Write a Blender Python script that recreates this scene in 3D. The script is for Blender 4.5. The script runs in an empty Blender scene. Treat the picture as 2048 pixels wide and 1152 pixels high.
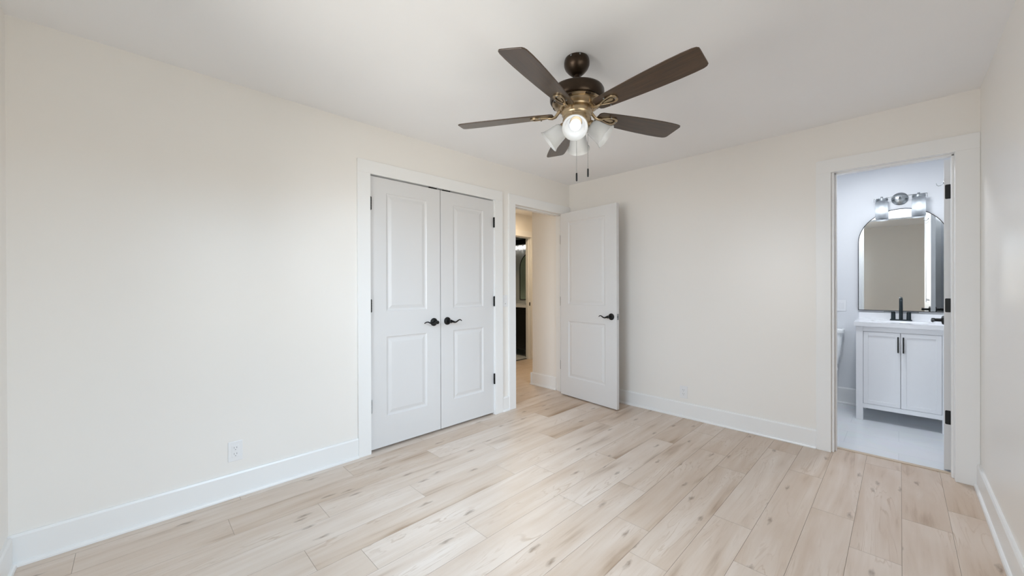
import bpy, bmesh, math, random
from mathutils import Vector, Matrix
random.seed(7)
PI = math.pi
S = bpy.context.scene
COL = S.collection

# ------------------------------------------------------------------ camera, world, exposure
YAW, PITCH, ROLL = math.radians(45.3606), math.radians(-0.1419), math.radians(-0.18)
CAM = Vector((2.7077, -3.613, 1.2065))
F0 = Vector((-math.sin(YAW), math.cos(YAW), 0)); R0 = Vector((math.cos(YAW), math.sin(YAW), 0)); U0 = Vector((0, 0, 1))
F1 = F0*math.cos(PITCH) + U0*math.sin(PITCH); U1 = U0*math.cos(PITCH) - F0*math.sin(PITCH)
R2 = R0*math.cos(ROLL) + U1*math.sin(ROLL); U2 = U1*math.cos(ROLL) - R0*math.sin(ROLL)
cam = bpy.data.cameras.new('camera'); cam.sensor_fit = 'HORIZONTAL'; cam.sensor_width = 36
cam.lens = 766.51*36/2048; cam.clip_start = 0.02
co = bpy.data.objects.new('camera', cam); COL.objects.link(co)
M = Matrix((R2, U2, -F1)).transposed().to_4x4(); M.translation = CAM
co.matrix_world = M
S.camera = co

S.view_settings.view_transform = 'Standard'; S.view_settings.look = 'None'
S.view_settings.gamma = 1; S.view_settings.exposure = 0.0; S.view_settings.use_curve_mapping = False
S.cycles.use_denoising = True
S.cycles.max_bounces = 14; S.cycles.diffuse_bounces = 10; S.cycles.glossy_bounces = 5; S.cycles.transmission_bounces = 8
S.cycles.caustics_reflective = False; S.cycles.caustics_refractive = False
S.cycles.sample_clamp_indirect = 6

W_SKY = 1.0
world = bpy.data.worlds.new('world'); S.world = world; world.use_nodes = True
nt = world.node_tree; nt.nodes.clear()
wo = nt.nodes.new('ShaderNodeOutputWorld'); bg = nt.nodes.new('ShaderNodeBackground')
geo = nt.nodes.new('ShaderNodeTexCoord'); sep = nt.nodes.new('ShaderNodeSeparateXYZ'); rp = nt.nodes.new('ShaderNodeValToRGB')
nt.links.new(geo.outputs['Generated'], sep.inputs[0]); nt.links.new(sep.outputs['Z'], rp.inputs[0])
rp.color_ramp.elements[0].position = 0.0; rp.color_ramp.elements[0].color = (.30, .33, .28, 1)
rp.color_ramp.elements[1].position = 0.08; rp.color_ramp.elements[1].color = (.80, .90, 1.0, 1)
nt.links.new(rp.outputs[0], bg.inputs[0]); bg.inputs[1].default_value = W_SKY
nt.links.new(bg.outputs[0], wo.inputs[0])

# lamp strengths
BULB_FAN = 3.0; BULB_BATH = 2.6; BULB_HALLBATH = 6.0; SPOT_FAN = 6.0; BATH_W = 15.5
HALL_W = 14.0; FILLF_W = 35.0; WIN2_W = 245.0; FILLR_W = 27.5; FILLSKYF_W = 205.0

def area(name, loc, rot, sx, sy, power, color, spread=180):
    l = bpy.data.lights.new(name, 'AREA'); l.shape = 'RECTANGLE'; l.size = sx; l.size_y = sy
    l.energy = power; l.color = color; l.spread = math.radians(spread)
    o = bpy.data.objects.new(name, l); COL.objects.link(o); o.location = loc; o.rotation_euler = rot
    return o

# ------------------------------------------------------------------ room sizes
W, L, H = 3.045, 0.0, 2.388        # left wall x=0, back wall y=0, right wall x=W
Y0 = -4.003
ZT, ZC = 2.03, 2.124               # door head, top of casing
TW = 0.115                         # wall thickness
# area lights at two unseen windows; the front window is added for fill
WF = (0.85, 2.05, 0.75, 2.05)       # added front wall window x0,x1,z0,z1
WR = (-3.40, -1.85, 0.35, 2.05)     # right wall window y0,y1,z0,z1
area('unseen_window_light', ((WF[0]+WF[1])/2, Y0-TW-0.06, (WF[2]+WF[3])/2), (PI/2, 0, 0), 1.2, 1.15, FILLF_W, (1.0, .96, .90))  # warm fill light added at the front window
area('unseen_window_light', (W+TW+1.05, -2.50, 2.75), (PI/2-math.radians(42), 0, PI/2), 2.0, 1.8, WIN2_W, (.50, .75, 1.0))
area('unseen_window_light', (1.75, Y0-TW-1.0, 2.55), (PI/2-math.radians(38), 0, 0), 2.2, 1.6, FILLSKYF_W, (.48, .73, 1.0))  # cool fill added above the front window to brighten the floor
area('unseen_window_light', (W+TW+0.05, (WR[0]+WR[1])/2, (WR[2]+WR[3])/2), (PI/2, 0, PI/2), 1.5, 1.5, FILLR_W, (1.0, .96, .89))  # warm fill added at the right window for the upper left wall

# ------------------------------------------------------------------ materials
def mat(name, color, rough=.5, metal=0., spec=.5, coat=0., noise=0., nscale=30., bump=0., bscale=200., emis=None, estr=0.):
    m = bpy.data.materials.new(name); m.use_nodes = True
    n = m.node_tree; b = n.nodes['Principled BSDF']
    b.inputs['Base Color'].default_value = (*color, 1); b.inputs['Roughness'].default_value = rough
    b.inputs['Metallic'].default_value = metal; b.inputs['Specular IOR Level'].default_value = spec
    b.inputs['Coat Weight'].default_value = coat
    tc = n.nodes.new('ShaderNodeTexCoord')
    if noise:
        nz = n.nodes.new('ShaderNodeTexNoise'); nz.inputs['Scale'].default_value = nscale; nz.inputs['Detail'].default_value = 4
        mx = n.nodes.new('ShaderNodeMix'); mx.data_type = 'RGBA'
        mx.inputs[6].default_value = (*[c*(1-noise) for c in color], 1); mx.inputs[7].default_value = (*[min(1, c*(1+noise)) for c in color], 1)
        n.links.new(tc.outputs['Object'], nz.inputs['Vector']); n.links.new(nz.outputs[0], mx.inputs[0]); n.links.new(mx.outputs[2], b.inputs['Base Color'])
    if bump:
        nb = n.nodes.new('ShaderNodeTexNoise'); nb.inputs['Scale'].default_value = bscale; nb.inputs['Detail'].default_value = 3
        bm_ = n.nodes.new('ShaderNodeBump'); bm_.inputs['Strength'].default_value = bump; bm_.inputs['Distance'].default_value = .002
        n.links.new(tc.outputs['Object'], nb.inputs['Vector']); n.links.new(nb.outputs[0], bm_.inputs['Height']); n.links.new(bm_.outputs[0], b.inputs['Normal'])
    if emis:
        b.inputs['Emission Color'].default_value = (*emis, 1); b.inputs['Emission Strength'].default_value = estr
    return m

M_wall = mat('wall_paint', (.815, .795, .765), .34, noise=.008, nscale=2, bump=.05, bscale=260)
M_bath = mat('bathroom_paint', (.73, .745, .765), .45, bump=.04)
M_teal = mat('grey_green_paint', (.36, .47, .42), .4, noise=.04, nscale=3)
M_ceil = mat('ceiling_paint', (.86, .865, .88), .8, noise=.01, nscale=3, bump=.05, bscale=200)
M_trim = mat('white_trim_paint', (.815, .82, .82), .32, bump=.02, bscale=90)
M_door = mat('white_door_paint', (.67, .67, .675), .35, bump=.02, bscale=120)
M_black = mat('black_metal', (.004, .004, .004), .42, metal=.3, noise=.2, nscale=60)
M_pale = mat('glare_pale_metal', (.45, .48, .50), .3, metal=.6, noise=.5, nscale=160)  # glare on one closet hinge, put into a paler metal colour
M_bronze = mat('oil_rubbed_bronze', (.040, .026, .016), .33, metal=.75, noise=.2, nscale=40)
M_brass = mat('satin_bronze', (.44, .34, .22), .28, metal=.9, noise=.1, nscale=40)
M_nickel = mat('brushed_nickel', (.33, .35, .36), .25, metal=.9, noise=.1, nscale=80)
M_plate = mat('white_plastic', (.785, .79, .80), .3, noise=.01)
M_slot = mat('dark_slot', (.30, .30, .31), .6, noise=.1)
M_porc = mat('porcelain', (.86, .88, .88), .08, noise=.01)
M_counter = mat('white_cultured_marble', (.86, .87, .89), .12, noise=.03, nscale=5)
M_van = mat('white_cabinet_paint', (.87, .88, .90), .35, noise=.01)
M_blackcab = mat('black_cabinet_paint', (.012, .010, .009), .35, noise=.2)
M_faucet = mat('gunmetal_faucet', (.03, .04, .045), .25, metal=.7, noise=.15)
M_ground = mat('outdoor_grass', (.12, .16, .06), .9, noise=.3, nscale=8)
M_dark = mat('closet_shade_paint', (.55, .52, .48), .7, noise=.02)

def blade_material():
    m = mat('walnut_blade_veneer', (.05, .032, .02), .38)
    n = m.node_tree; b = n.nodes['Principled BSDF']
    tc = n.nodes.new('ShaderNodeTexCoord'); mp = n.nodes.new('ShaderNodeMapping'); mp.inputs['Scale'].default_value = (3, 60, 60)
    nz = n.nodes.new('ShaderNodeTexNoise'); nz.inputs['Scale'].default_value = 2.0; nz.inputs['Detail'].default_value = 6
    r = n.nodes.new('ShaderNodeValToRGB')
    r.color_ramp.elements[0].position = .3; r.color_ramp.elements[0].color = (.026, .013, .005, 1)
    r.color_ramp.elements[1].position = .75; r.color_ramp.elements[1].color = (.066, .035, .015, 1)
    n.links.new(tc.outputs['Object'], mp.inputs[0]); n.links.new(mp.outputs[0], nz.inputs['Vector']); n.links.new(nz.outputs[0], r.inputs[0]); n.links.new(r.outputs[0], b.inputs['Base Color'])
    b.inputs['Coat Weight'].default_value = .5; b.inputs['Coat Roughness'].default_value = .22
    return m
M_blade = blade_material()

def glass_shade_material(name, col, trans=.55):
    m = bpy.data.materials.new(name); m.use_nodes = True; n = m.node_tree; n.nodes.clear()
    o = n.nodes.new('ShaderNodeOutputMaterial'); d = n.nodes.new('ShaderNodeBsdfDiffuse'); t = n.nodes.new('ShaderNodeBsdfTranslucent'); g = n.nodes.new('ShaderNodeBsdfGlossy')
    nz = n.nodes.new('ShaderNodeTexNoise'); nz.inputs['Scale'].default_value = 12
    tc = n.nodes.new('ShaderNodeTexCoord'); n.links.new(tc.outputs['Object'], nz.inputs['Vector'])
    cm = n.nodes.new('ShaderNodeMix'); cm.data_type = 'RGBA'; cm.inputs[6].default_value = (*[c*.97 for c in col], 1); cm.inputs[7].default_value = (*col, 1)
    n.links.new(nz.outputs[0], cm.inputs[0])
    for s in (d, t): n.links.new(cm.outputs[2], s.inputs['Color'])
    g.inputs['Roughness'].default_value = .15
    a = n.nodes.new('ShaderNodeMixShader'); a.inputs[0].default_value = trans; n.links.new(d.outputs[0], a.inputs[1]); n.links.new(t.outputs[0], a.inputs[2])
    fr = n.nodes.new('ShaderNodeFresnel'); fr.inputs[0].default_value = 1.45
    c = n.nodes.new('ShaderNodeMixShader'); n.links.new(fr.outputs[0], c.inputs[0]); n.links.new(a.outputs[0], c.inputs[1]); n.links.new(g.outputs[0], c.inputs[2])
    n.links.new(c.outputs[0], o.inputs[0]); return m
M_shade = glass_shade_material('frosted_opal_glass', (.93, .93, .92), .42)

def emitter(name, col, strength):
    m = bpy.data.materials.new(name); m.use_nodes = True; n = m.node_tree; n.nodes.clear()
    o = n.nodes.new('ShaderNodeOutputMaterial'); e = n.nodes.new('ShaderNodeEmission'); e.inputs[0].default_value = (*col, 1); e.inputs[1].default_value = strength
    n.links.new(e.outputs[0], o.inputs[0]); return m
M_bulb = emitter('led_bulb_glow', (.90, .95, 1.0), BULB_FAN)
M_bulb_bath = emitter('vanity_bulb_glow', (.86, .94, 1.0), BULB_BATH)
M_bulb_hb = emitter('warm_bulb_glow', (1.0, .93, .82), BULB_HALLBATH)

def clear_glass(name, tint=(1, 1, 1), alpha=.15, rough=.03):
    m = bpy.data.materials.new(name); m.use_nodes = True; n = m.node_tree; n.nodes.clear()
    o = n.nodes.new('ShaderNodeOutputMaterial'); t = n.nodes.new('ShaderNodeBsdfTransparent'); t.inputs[0].default_value = (*tint, 1)
    g = n.nodes.new('ShaderNodeBsdfGlossy'); g.inputs['Roughness'].default_value = rough
    fr = n.nodes.new('ShaderNodeFresnel'); fr.inputs[0].default_value = 1.45
    mx = n.nodes.new('ShaderNodeMixShader'); n.links.new(fr.outputs[0], mx.inputs[0]); n.links.new(t.outputs[0], mx.inputs[1]); n.links.new(g.outputs[0], mx.inputs[2])
    d = n.nodes.new('ShaderNodeBsdfTranslucent'); d.inputs[0].default_value = (.95, .97, 1, 1)
    m2 = n.nodes.new('ShaderNodeMixShader'); m2.inputs[0].default_value = alpha; n.links.new(mx.outputs[0], m2.inputs[1]); n.links.new(d.outputs[0], m2.inputs[2])
    n.links.new(m2.outputs[0], o.inputs[0]); return m
M_pane = clear_glass('window_glass', alpha=0.)
M_jar = clear_glass('seeded_glass', alpha=.6, rough=.1)

M_mirror = mat('mirror_silver', (.92, .94, .93), .0, metal=1.)

def wood_floor():
    m = bpy.data.materials.new('light_oak_planks'); m.use_nodes = True; n = m.node_tree; b = n.nodes['Principled BSDF']
    N = n.nodes.new; K = n.links.new
    uv = N('ShaderNodeUVMap'); uv.uv_map = 'plank'
    at = N('ShaderNodeAttribute'); at.attribute_name = 'tone'
    # fine grain
    mp = N('ShaderNodeMapping'); mp.inputs['Scale'].default_value = (42, 2.2, 1); K(uv.outputs[0], mp.inputs[0])
    n1 = N('ShaderNodeTexNoise'); n1.inputs['Scale'].default_value = 1.0; n1.inputs['Detail'].default_value = 7; n1.inputs['Roughness'].default_value = .62; n1.inputs['Distortion'].default_value = .5; K(mp.outputs[0], n1.inputs['Vector'])
    # cathedral figure
    mp2 = N('ShaderNodeMapping'); mp2.inputs['Scale'].default_value = (8.5, .85, 1); K(uv.outputs[0], mp2.inputs[0])
    n2 = N('ShaderNodeTexNoise'); n2.inputs['Scale'].default_value = 1.0; n2.inputs['Detail'].default_value = 4; n2.inputs['Distortion'].default_value = 1.3; K(mp2.outputs[0], n2.inputs['Vector'])
    # broad blotches
    mp3 = N('ShaderNodeMapping'); mp3.inputs['Scale'].default_value = (5, 1.3, 1); K(uv.outputs[0], mp3.inputs[0])
    n3 = N('ShaderNodeTexNoise'); n3.inputs['Scale'].default_value = 1.3; n3.inputs['Detail'].default_value = 2; K(mp3.outputs[0], n3.inputs['Vector'])
    r1 = N('ShaderNodeValToRGB'); e = r1.color_ramp.elements
    e[0].position = .28; e[0].color = (.345, .245, .17, 1); e[1].position = .72; e[1].color = (.72, .635, .565, 1)
    x = e.new(.45); x.color = (.61, .505, .42, 1)
    cmb = N('ShaderNodeMath'); cmb.operation = 'MULTIPLY_ADD'; K(n2.outputs[0], cmb.inputs[0]); cmb.inputs[1].default_value = .55
    sc = N('ShaderNodeMath'); sc.operation = 'MULTIPLY_ADD'; K(n1.outputs[0], sc.inputs[0]); sc.inputs[1].default_value = .30
    sc2 = N('ShaderNodeMath'); sc2.operation = 'MULTIPLY_ADD'; K(n3.outputs[0], sc2.inputs[0]); sc2.inputs[1].default_value = .62; sc2.inputs[2].default_value = -.20
    K(sc2.outputs[0], sc.inputs[2]); K(sc.outputs[0], cmb.inputs[2]); K(cmb.outputs[0], r1.inputs[0])
    # cathedral lines: sine of stretched noise
    wv = N('ShaderNodeMath'); wv.operation = 'MULTIPLY'; wv.inputs[1].default_value = 70; K(n2.outputs[0], wv.inputs[0])
    sn = N('ShaderNodeMath'); sn.operation = 'SINE'; K(wv.outputs[0], sn.inputs[0])
    pw = N('ShaderNodeMapRange'); pw.inputs[1].default_value = .72; pw.inputs[2].default_value = 1.0; pw.inputs[3].default_value = 0; pw.inputs[4].default_value = 1; K(sn.outputs[0], pw.inputs[0])
    gate = N('ShaderNodeMapRange'); gate.inputs[1].default_value = .50; gate.inputs[2].default_value = .66; K(n3.outputs[0], gate.inputs[0])
    gm = N('ShaderNodeMath'); gm.operation = 'MULTIPLY'; K(pw.outputs[0], gm.inputs[0]); K(gate.outputs[0], gm.inputs[1])
    gm2 = N('ShaderNodeMath'); gm2.operation = 'MULTIPLY'; K(gm.outputs[0], gm2.inputs[0]); K(n1.outputs[0], gm2.inputs[1])
    mxa = N('ShaderNodeMix'); mxa.data_type = 'RGBA'; mxa.blend_type = 'MULTIPLY'; K(gm2.outputs[0], mxa.inputs[0]); K(r1.outputs[0], mxa.inputs[6]); mxa.inputs[7].default_value = (.62, .52, .42, 1)
    # knots
    mp4 = N('ShaderNodeMapping'); mp4.inputs['Scale'].default_value = (10.5, 3.0, 1); K(uv.outputs[0], mp4.inputs[0])
    nd = N('ShaderNodeTexNoise'); nd.inputs['Scale'].default_value = 6; nd.inputs['Detail'].default_value = 3; K(mp4.outputs[0], nd.inputs['Vector'])
    mvec = N('ShaderNodeMix'); mvec.data_type = 'RGBA'; mvec.inputs[0].default_value = .22; K(mp4.outputs[0], mvec.inputs[6]); K(nd.outputs['Color'], mvec.inputs[7])
    vo = N('ShaderNodeTexVoronoi'); vo.voronoi_dimensions = '2D'; vo.inputs['Scale'].default_value = 1.0; vo.inputs['Randomness'].default_value = 1.0; K(mvec.outputs[2], vo.inputs['Vector'])
    kr = N('ShaderNodeMapRange'); kr.inputs[1].default_value = .0; kr.inputs[2].default_value = .108; kr.inputs[3].default_value = 1; kr.inputs[4].default_value = 0; K(vo.outputs['Distance'], kr.inputs[0])
    sepc = N('ShaderNodeSeparateColor'); K(vo.outputs['Color'], sepc.inputs[0])
    kg = N('ShaderNodeMath'); kg.operation = 'GREATER_THAN'; kg.inputs[1].default_value = .52; K(sepc.outputs[0], kg.inputs[0])
    km = N('ShaderNodeMath'); km.operation = 'MULTIPLY'; K(kr.outputs[0], km.inputs[0]); K(kg.outputs[0], km.inputs[1])
    ks = N('ShaderNodeMath'); ks.operation = 'MULTIPLY'; ks.inputs[1].default_value = .78; K(km.outputs[0], ks.inputs[0])
    mxk = N('ShaderNodeMix'); mxk.data_type = 'RGBA'; K(ks.outputs[0], mxk.inputs[0]); K(mxa.outputs[2], mxk.inputs[6]); mxk.inputs[7].default_value = (.19, .13, .085, 1)
    # per plank tone
    hs = N('ShaderNodeHueSaturation'); K(mxk.outputs[2], hs.inputs['Color'])
    tv = N('ShaderNodeMapRange'); tv.inputs[3].default_value = .86; tv.inputs[4].default_value = 1.08; K(at.outputs['Fac'], tv.inputs[0]); K(tv.outputs[0], hs.inputs['Value'])
    ts = N('ShaderNodeMapRange'); ts.inputs[3].default_value = 1.40; ts.inputs[4].default_value = .85; K(at.outputs['Fac'], ts.inputs[0]); K(ts.outputs[0], hs.inputs['Saturation'])
    K(hs.outputs[0], b.inputs['Base Color'])
    b.inputs['Roughness'].default_value = .40; b.inputs['Coat Weight'].default_value = .35; b.inputs['Coat Roughness'].default_value = .42
    rr = N('ShaderNodeMapRange'); rr.inputs[3].default_value = .34; rr.inputs[4].default_value = .52; K(n1.outputs[0], rr.inputs[0]); K(rr.outputs[0], b.inputs['Roughness'])
    bp = N('ShaderNodeBump'); bp.inputs['Strength'].default_value = .12; bp.inputs['Distance'].default_value = .001; K(n1.outputs[0], bp.inputs['Height']); K(bp.outputs[0], b.inputs['Normal'])
    return m
M_wood = wood_floor()
M_groove = mat('plank_groove', (.38, .31, .25), .8, noise=.1)

def tile_floor():
    m = bpy.data.materials.new('pale_bathroom_tile'); m.use_nodes = True; n = m.node_tree; b = n.nodes['Principled BSDF']
    N = n.nodes.new; K = n.links.new
    tc = N('ShaderNodeTexCoord'); br = N('ShaderNodeTexBrick'); K(tc.outputs['Object'], br.inputs['Vector'])
    br.inputs['Scale'].default_value = 1; br.inputs['Brick Width'].default_value = .6; br.inputs['Row Height'].default_value = .3; br.inputs['Mortar Size'].default_value = .002; br.offset = .5
    br.inputs['Color1'].default_value = (.74, .765, .79, 1); br.inputs['Color2'].default_value = (.78, .80, .82, 1); br.inputs['Mortar'].default_value = (.66, .69, .72, 1)
    nz = N('ShaderNodeTexNoise'); nz.inputs['Scale'].default_value = 5; nz.inputs['Detail'].default_value = 6; nz.inputs['Distortion'].default_value = 1.2; K(tc.outputs['Object'], nz.inputs['Vector'])
    mx = N('ShaderNodeMix'); mx.data_type = 'RGBA'; mx.blend_type = 'MULTIPLY'; mx.inputs[0].default_value = .10; K(br.outputs[0], mx.inputs[6]); K(nz.outputs['Color'], mx.inputs[7])
    K(mx.outputs[2], b.inputs['Base Color']); b.inputs['Roughness'].default_value = .25
    return m
M_tile = tile_floor()

# ------------------------------------------------------------------ mesh helpers
class MB:
    def __init__(s): s.bm = bmesh.new()
    def box(s, a, b, T=None):
        x0, y0, z0 = [min(a[i], b[i]) for i in range(3)]; x1, y1, z1 = [max(a[i], b[i]) for i in range(3)]
        P = [(x0,y0,z0),(x1,y0,z0),(x1,y1,z0),(x0,y1,z0),(x0,y0,z1),(x1,y0,z1),(x1,y1,z1),(x0,y1,z1)]
        v = [s.bm.verts.new(T @ Vector(p) if T else p) for p in P]
        for f in ((0,3,2,1),(4,5,6,7),(0,1,5,4),(1,2,6,5),(2,3,7,6),(3,0,4,7)): s.bm.faces.new([v[i] for i in f])
        return s
    def lathe(s, prof, T=None, n=40, cap=False):
        rings = []
        for r, z in prof:
            if r < 1e-6:
                p = Vector((0, 0, z)); rings.append([s.bm.verts.new(T @ p if T else p)])
            else:
                rg = []
                for k in range(n):
                    p = Vector((r*math.cos(2*PI*k/n), r*math.sin(2*PI*k/n), z)); rg.append(s.bm.verts.new(T @ p if T else p))
                rings.append(rg)
        for A, B in zip(rings, rings[1:]):
            for k in range(n):
                k2 = (k+1) % n
                if len(A) == 1 and len(B) == 1: continue
                if len(A) == 1: s.bm.faces.new([A[0], B[k], B[k2]])
                elif len(B) == 1: s.bm.faces.new([A[k], A[k2], B[0]])
                else: s.bm.faces.new([A[k], A[k2], B[k2], B[k]])
        if cap:
            for rg in (rings[0], rings[-1]):
                if len(rg) > 2: s.bm.faces.new(rg)
        return s
    def cyl(s, p, q, r, n=24, r2=None):
        p, q = Vector(p), Vector(q); d = q-p
        T = Matrix.Translation(p) @ d.to_track_quat('Z', 'Y').to_matrix().to_4x4()
        r2 = r if r2 is None else r2
        return s.lathe([(0, 0), (r, 0), (r2, d.length), (0, d.length)], T, n)
    def tube(s, pts, rad, n=12, flat=1.0, up=None):
        pts = [Vector(p) for p in pts]; rings = []
        for i, p in enumerate(pts):
            d = (pts[min(i+1, len(pts)-1)]-pts[max(i-1, 0)]).normalized()
            u0 = Vector(up) if up is not None else (Vector((0, 0, 1)) if abs(d.z) < .9 else Vector((1, 0, 0)))
            a = d.cross(u0).normalized(); b = a.cross(d).normalized()
            r = rad[i] if isinstance(rad, (list, tuple)) else rad
            rings.append([s.bm.verts.new(p + a*r*math.cos(2*PI*k/n)*flat + b*r*math.sin(2*PI*k/n)) for k in range(n)])
        for A, B in zip(rings, rings[1:]):
            for k in range(n): s.bm.faces.new([A[k], A[(k+1) % n], B[(k+1) % n], B[k]])
        s.bm.faces.new(rings[0][::-1]); s.bm.faces.new(rings[-1]); return s
    def prism(s, out, z0, z1, T=None):
        lo = [s.bm.verts.new(T @ Vector((x, y, z0)) if T else (x, y, z0)) for x, y in out]
        hi = [s.bm.verts.new(T @ Vector((x, y, z1)) if T else (x, y, z1)) for x, y in out]
        s.bm.faces.new(lo[::-1]); s.bm.faces.new(hi); n = len(out)
        for k in range(n): s.bm.faces.new([lo[k], lo[(k+1) % n], hi[(k+1) % n], hi[k]])
        return s
    def ringprism(s, outer, inner, z0, z1, T=None):
        def mk(o, z): return [s.bm.verts.new(T @ Vector((x, y, z)) if T else (x, y, z)) for x, y in o]
        A, B, Cc, D = mk(outer, z0), mk(inner, z0), mk(outer, z1), mk(inner, z1); n = len(outer)
        for k in range(n):
            j = (k+1) % n
            s.bm.faces.new([A[k], B[k], B[j], A[j]]); s.bm.faces.new([Cc[k], Cc[j], D[j], D[k]])
            s.bm.faces.new([A[k], A[j], Cc[j], Cc[k]]); s.bm.faces.new([B[k], D[k], D[j], B[j]])
        return s
    def build(s, name, m, parent=None, bevel=0., smooth=False, loc=None):
        bmesh.ops.recalc_face_normals(s.bm, faces=s.bm.faces)
        me = bpy.data.meshes.new(name); s.bm.to_mesh(me); s.bm.free(); me.materials.append(m)
        if smooth:
            for p in me.polygons: p.use_smooth = True
            me.set_sharp_from_angle(angle=math.radians(38))
        o = bpy.data.objects.new(name, me); COL.objects.link(o)
        if loc is not None: o.location = loc
        if parent is not None: o.parent = parent
        if bevel:
            b = o.modifiers.new('bevel', 'BEVEL'); b.width = bevel; b.segments = 2; b.limit_method = 'ANGLE'; b.angle_limit = math.radians(40)
        return o
def empty(name, loc=(0, 0, 0), rz=0.):
    o = bpy.data.objects.new(name, None); COL.objects.link(o); o.location = loc; o.rotation_euler = (0, 0, rz); o.empty_display_size = .05
    return o
def tag(o, label, cat=None, group=None):
    o['label'] = label
    if cat: o['category'] = cat
    if group: o['group'] = group
    return o
def struct(o): o['kind'] = 'structure'; return o
def boxes(name, m, bs, bevel=0., parent=None):
    b = MB()
    for a, c in bs: b.box(a, c)
    return b.build(name, m, parent, bevel)

# ------------------------------------------------------------------ floors
def plank_floor():
    xs = [-.105-.175*k for k in range(9, 0, -1)] + [-.105, .068, .245, .425, .603, .786, .962, 1.138, 1.313, 1.487, 1.66, 1.84, 2.014, 2.192, 2.367, 2.541, 2.713, 2.887, 3.06]
    jt = {.068: -3.805, .245: -3.267, .425: -2.885, .603: -2.42, .786: -3.06, .962: -2.872, 1.138: -2.408, 1.313: -1.86, 1.487: -1.48, 1.66: -.62,
          1.84: -2.012, 2.014: -1.44, 2.192: -1.74, 2.367: -.985, 2.541: -1.26, 2.713: -.78, 2.887: -.51}
    bm = bmesh.new(); uvl = bm.loops.layers.uv.new('plank'); tl = bm.loops.layers.float_color.new('tone')
    g = .0008; Lp = 1.192; rnd = random.Random(11)
    row_tone = {2.887: .02, 2.713: .30, 2.541: .42, 2.367: .42, 2.192: .50, 2.014: .48, .068: .35, .245: .45}   # some rows are tanner boards
    for i in range(len(xs)-1):
        xa, xb = xs[i], xs[i+1]
        y_lo, y_hi = (Y0-.05, .105) if xa > -.2 else (-1.05, 2.55)
        j0 = jt.get(xa, -3.9+rnd.random()*1.19)
        k = math.floor((y_lo-j0)/Lp); ya = j0+k*Lp
        while ya < y_hi:
            yb = ya+Lp; a, c = max(ya, y_lo), min(yb, y_hi)
            if c-a > .004:
                ox, oy, tn = rnd.random()*40, rnd.random()*40, rnd.random()
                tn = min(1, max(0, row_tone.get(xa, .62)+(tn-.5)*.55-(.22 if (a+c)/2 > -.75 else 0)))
                sh = .0009
                P = [(xa+g, a+g, 0), (xb-g, a+g, 0), (xb-g, c-g, 0), (xa+g, c-g, 0)]
                Q = [(xa+g/3, a+g/3, -sh), (xb-g/3, a+g/3, -sh), (xb-g/3, c-g/3, -sh), (xa+g/3, c-g/3, -sh)]
                vp = [bm.verts.new(p) for p in P]; vq = [bm.verts.new(p) for p in Q]
                fs = [bm.faces.new(vp)]+[bm.faces.new([vq[t], vq[(t+1) % 4], vp[(t+1) % 4], vp[t]]) for t in range(4)]
                for f in fs:
                    for lp in f.loops:
                        lp[uvl].uv = (lp.vert.co.x-xa+ox, lp.vert.co.y-ya+oy); lp[tl] = (tn, tn, tn, 1)
                fs0 = fs[1:]
                for f in fs0: f.material_index = 1
            ya = yb
    # sub-floor slab
    def slab(a, b_):
        x0, y0, z0 = a; x1, y1, z1 = b_
        P = [(x0,y0,z0),(x1,y0,z0),(x1,y1,z0),(x0,y1,z0),(x0,y0,z1),(x1,y0,z1),(x1,y1,z1),(x0,y1,z1)]
        v = [bm.verts.new(p) for p in P]
        for f in ((0,3,2,1),(4,5,6,7),(0,1,5,4),(1,2,6,5),(2,3,7,6),(3,0,4,7)):
            ff = bm.faces.new([v[i] for i in f]); ff.material_index = 1
    slab((-.11, Y0-.05, -.05), (3.06, .105, -.0012)); slab((-1.69, -1.05, -.05), (-.11, 2.55, -.0012))
    me = bpy.data.meshes.new('floor'); bm.to_mesh(me); bm.free(); me.materials.append(M_wood); me.materials.append(M_groove)
    o = bpy.data.objects.new('floor', me); COL.objects.link(o); struct(o); return o
plank_floor()
struct(boxes('floor_bathroom', M_tile, [((1.3, .135, -.05), (3.35, 1.60, 0))]))
struct(boxes('floor_hall_bathroom', M_tile, [((-3.2, -.95, -.05), (-1.715, 1.74, 0))]))

# ------------------------------------------------------------------ walls
X2 = 3.12      # bathroom right wall
struct(boxes('ceiling', M_ceil, [((-.05, Y0-.11, H), (W+.11, .05, H+.08))]))
struct(boxes('ceiling_hall', M_ceil, [((-1.7, -1.1, H), (-.06, 2.6, H+.08))]))
struct(boxes('ceiling_bathroom', M_ceil, [((1.25, .06, H), (3.4, 1.65, H+.08))]))
struct(boxes('ceiling_hall_bathroom', M_ceil, [((-3.25, -1., H), (-1.71, 1.8, H+.08))]))
cy0, cy1 = -2.4055, -1.168         # closet rough opening
ey0, ey1 = -.918, -.091            # entry rough opening
struct(boxes('wall_left', M_wall, [((-TW, Y0-TW, 0), (0, cy0, H)), ((-TW, cy0, ZT+.013), (0, cy1, H)), ((-TW, cy1, 0), (0, ey0, H)),
    ((-TW, ey0, ZT+.013), (0, ey1, H)), ((-TW, ey1, 0), (0, 0, H))]))
bx0, bx1 = 2.358, 2.957            # bathroom rough opening
struct(boxes('wall_back', M_wall, [((-.10, 0, 0), (bx0, TW-.01, H)), ((bx0, 0, ZT+.013), (bx1, TW-.01, H)), ((bx1, 0, 0), (W+TW, TW-.01, H))]))
struct(boxes('wall_right', M_wall, [((W, Y0-TW, 0), (W+TW, WR[0], H)), ((W, WR[1], 0), (W+TW, 0, H)), ((W, WR[0], 0), (W+TW, WR[1], WR[2])), ((W, WR[0], WR[3]), (W+TW, WR[1], H))]))
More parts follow.
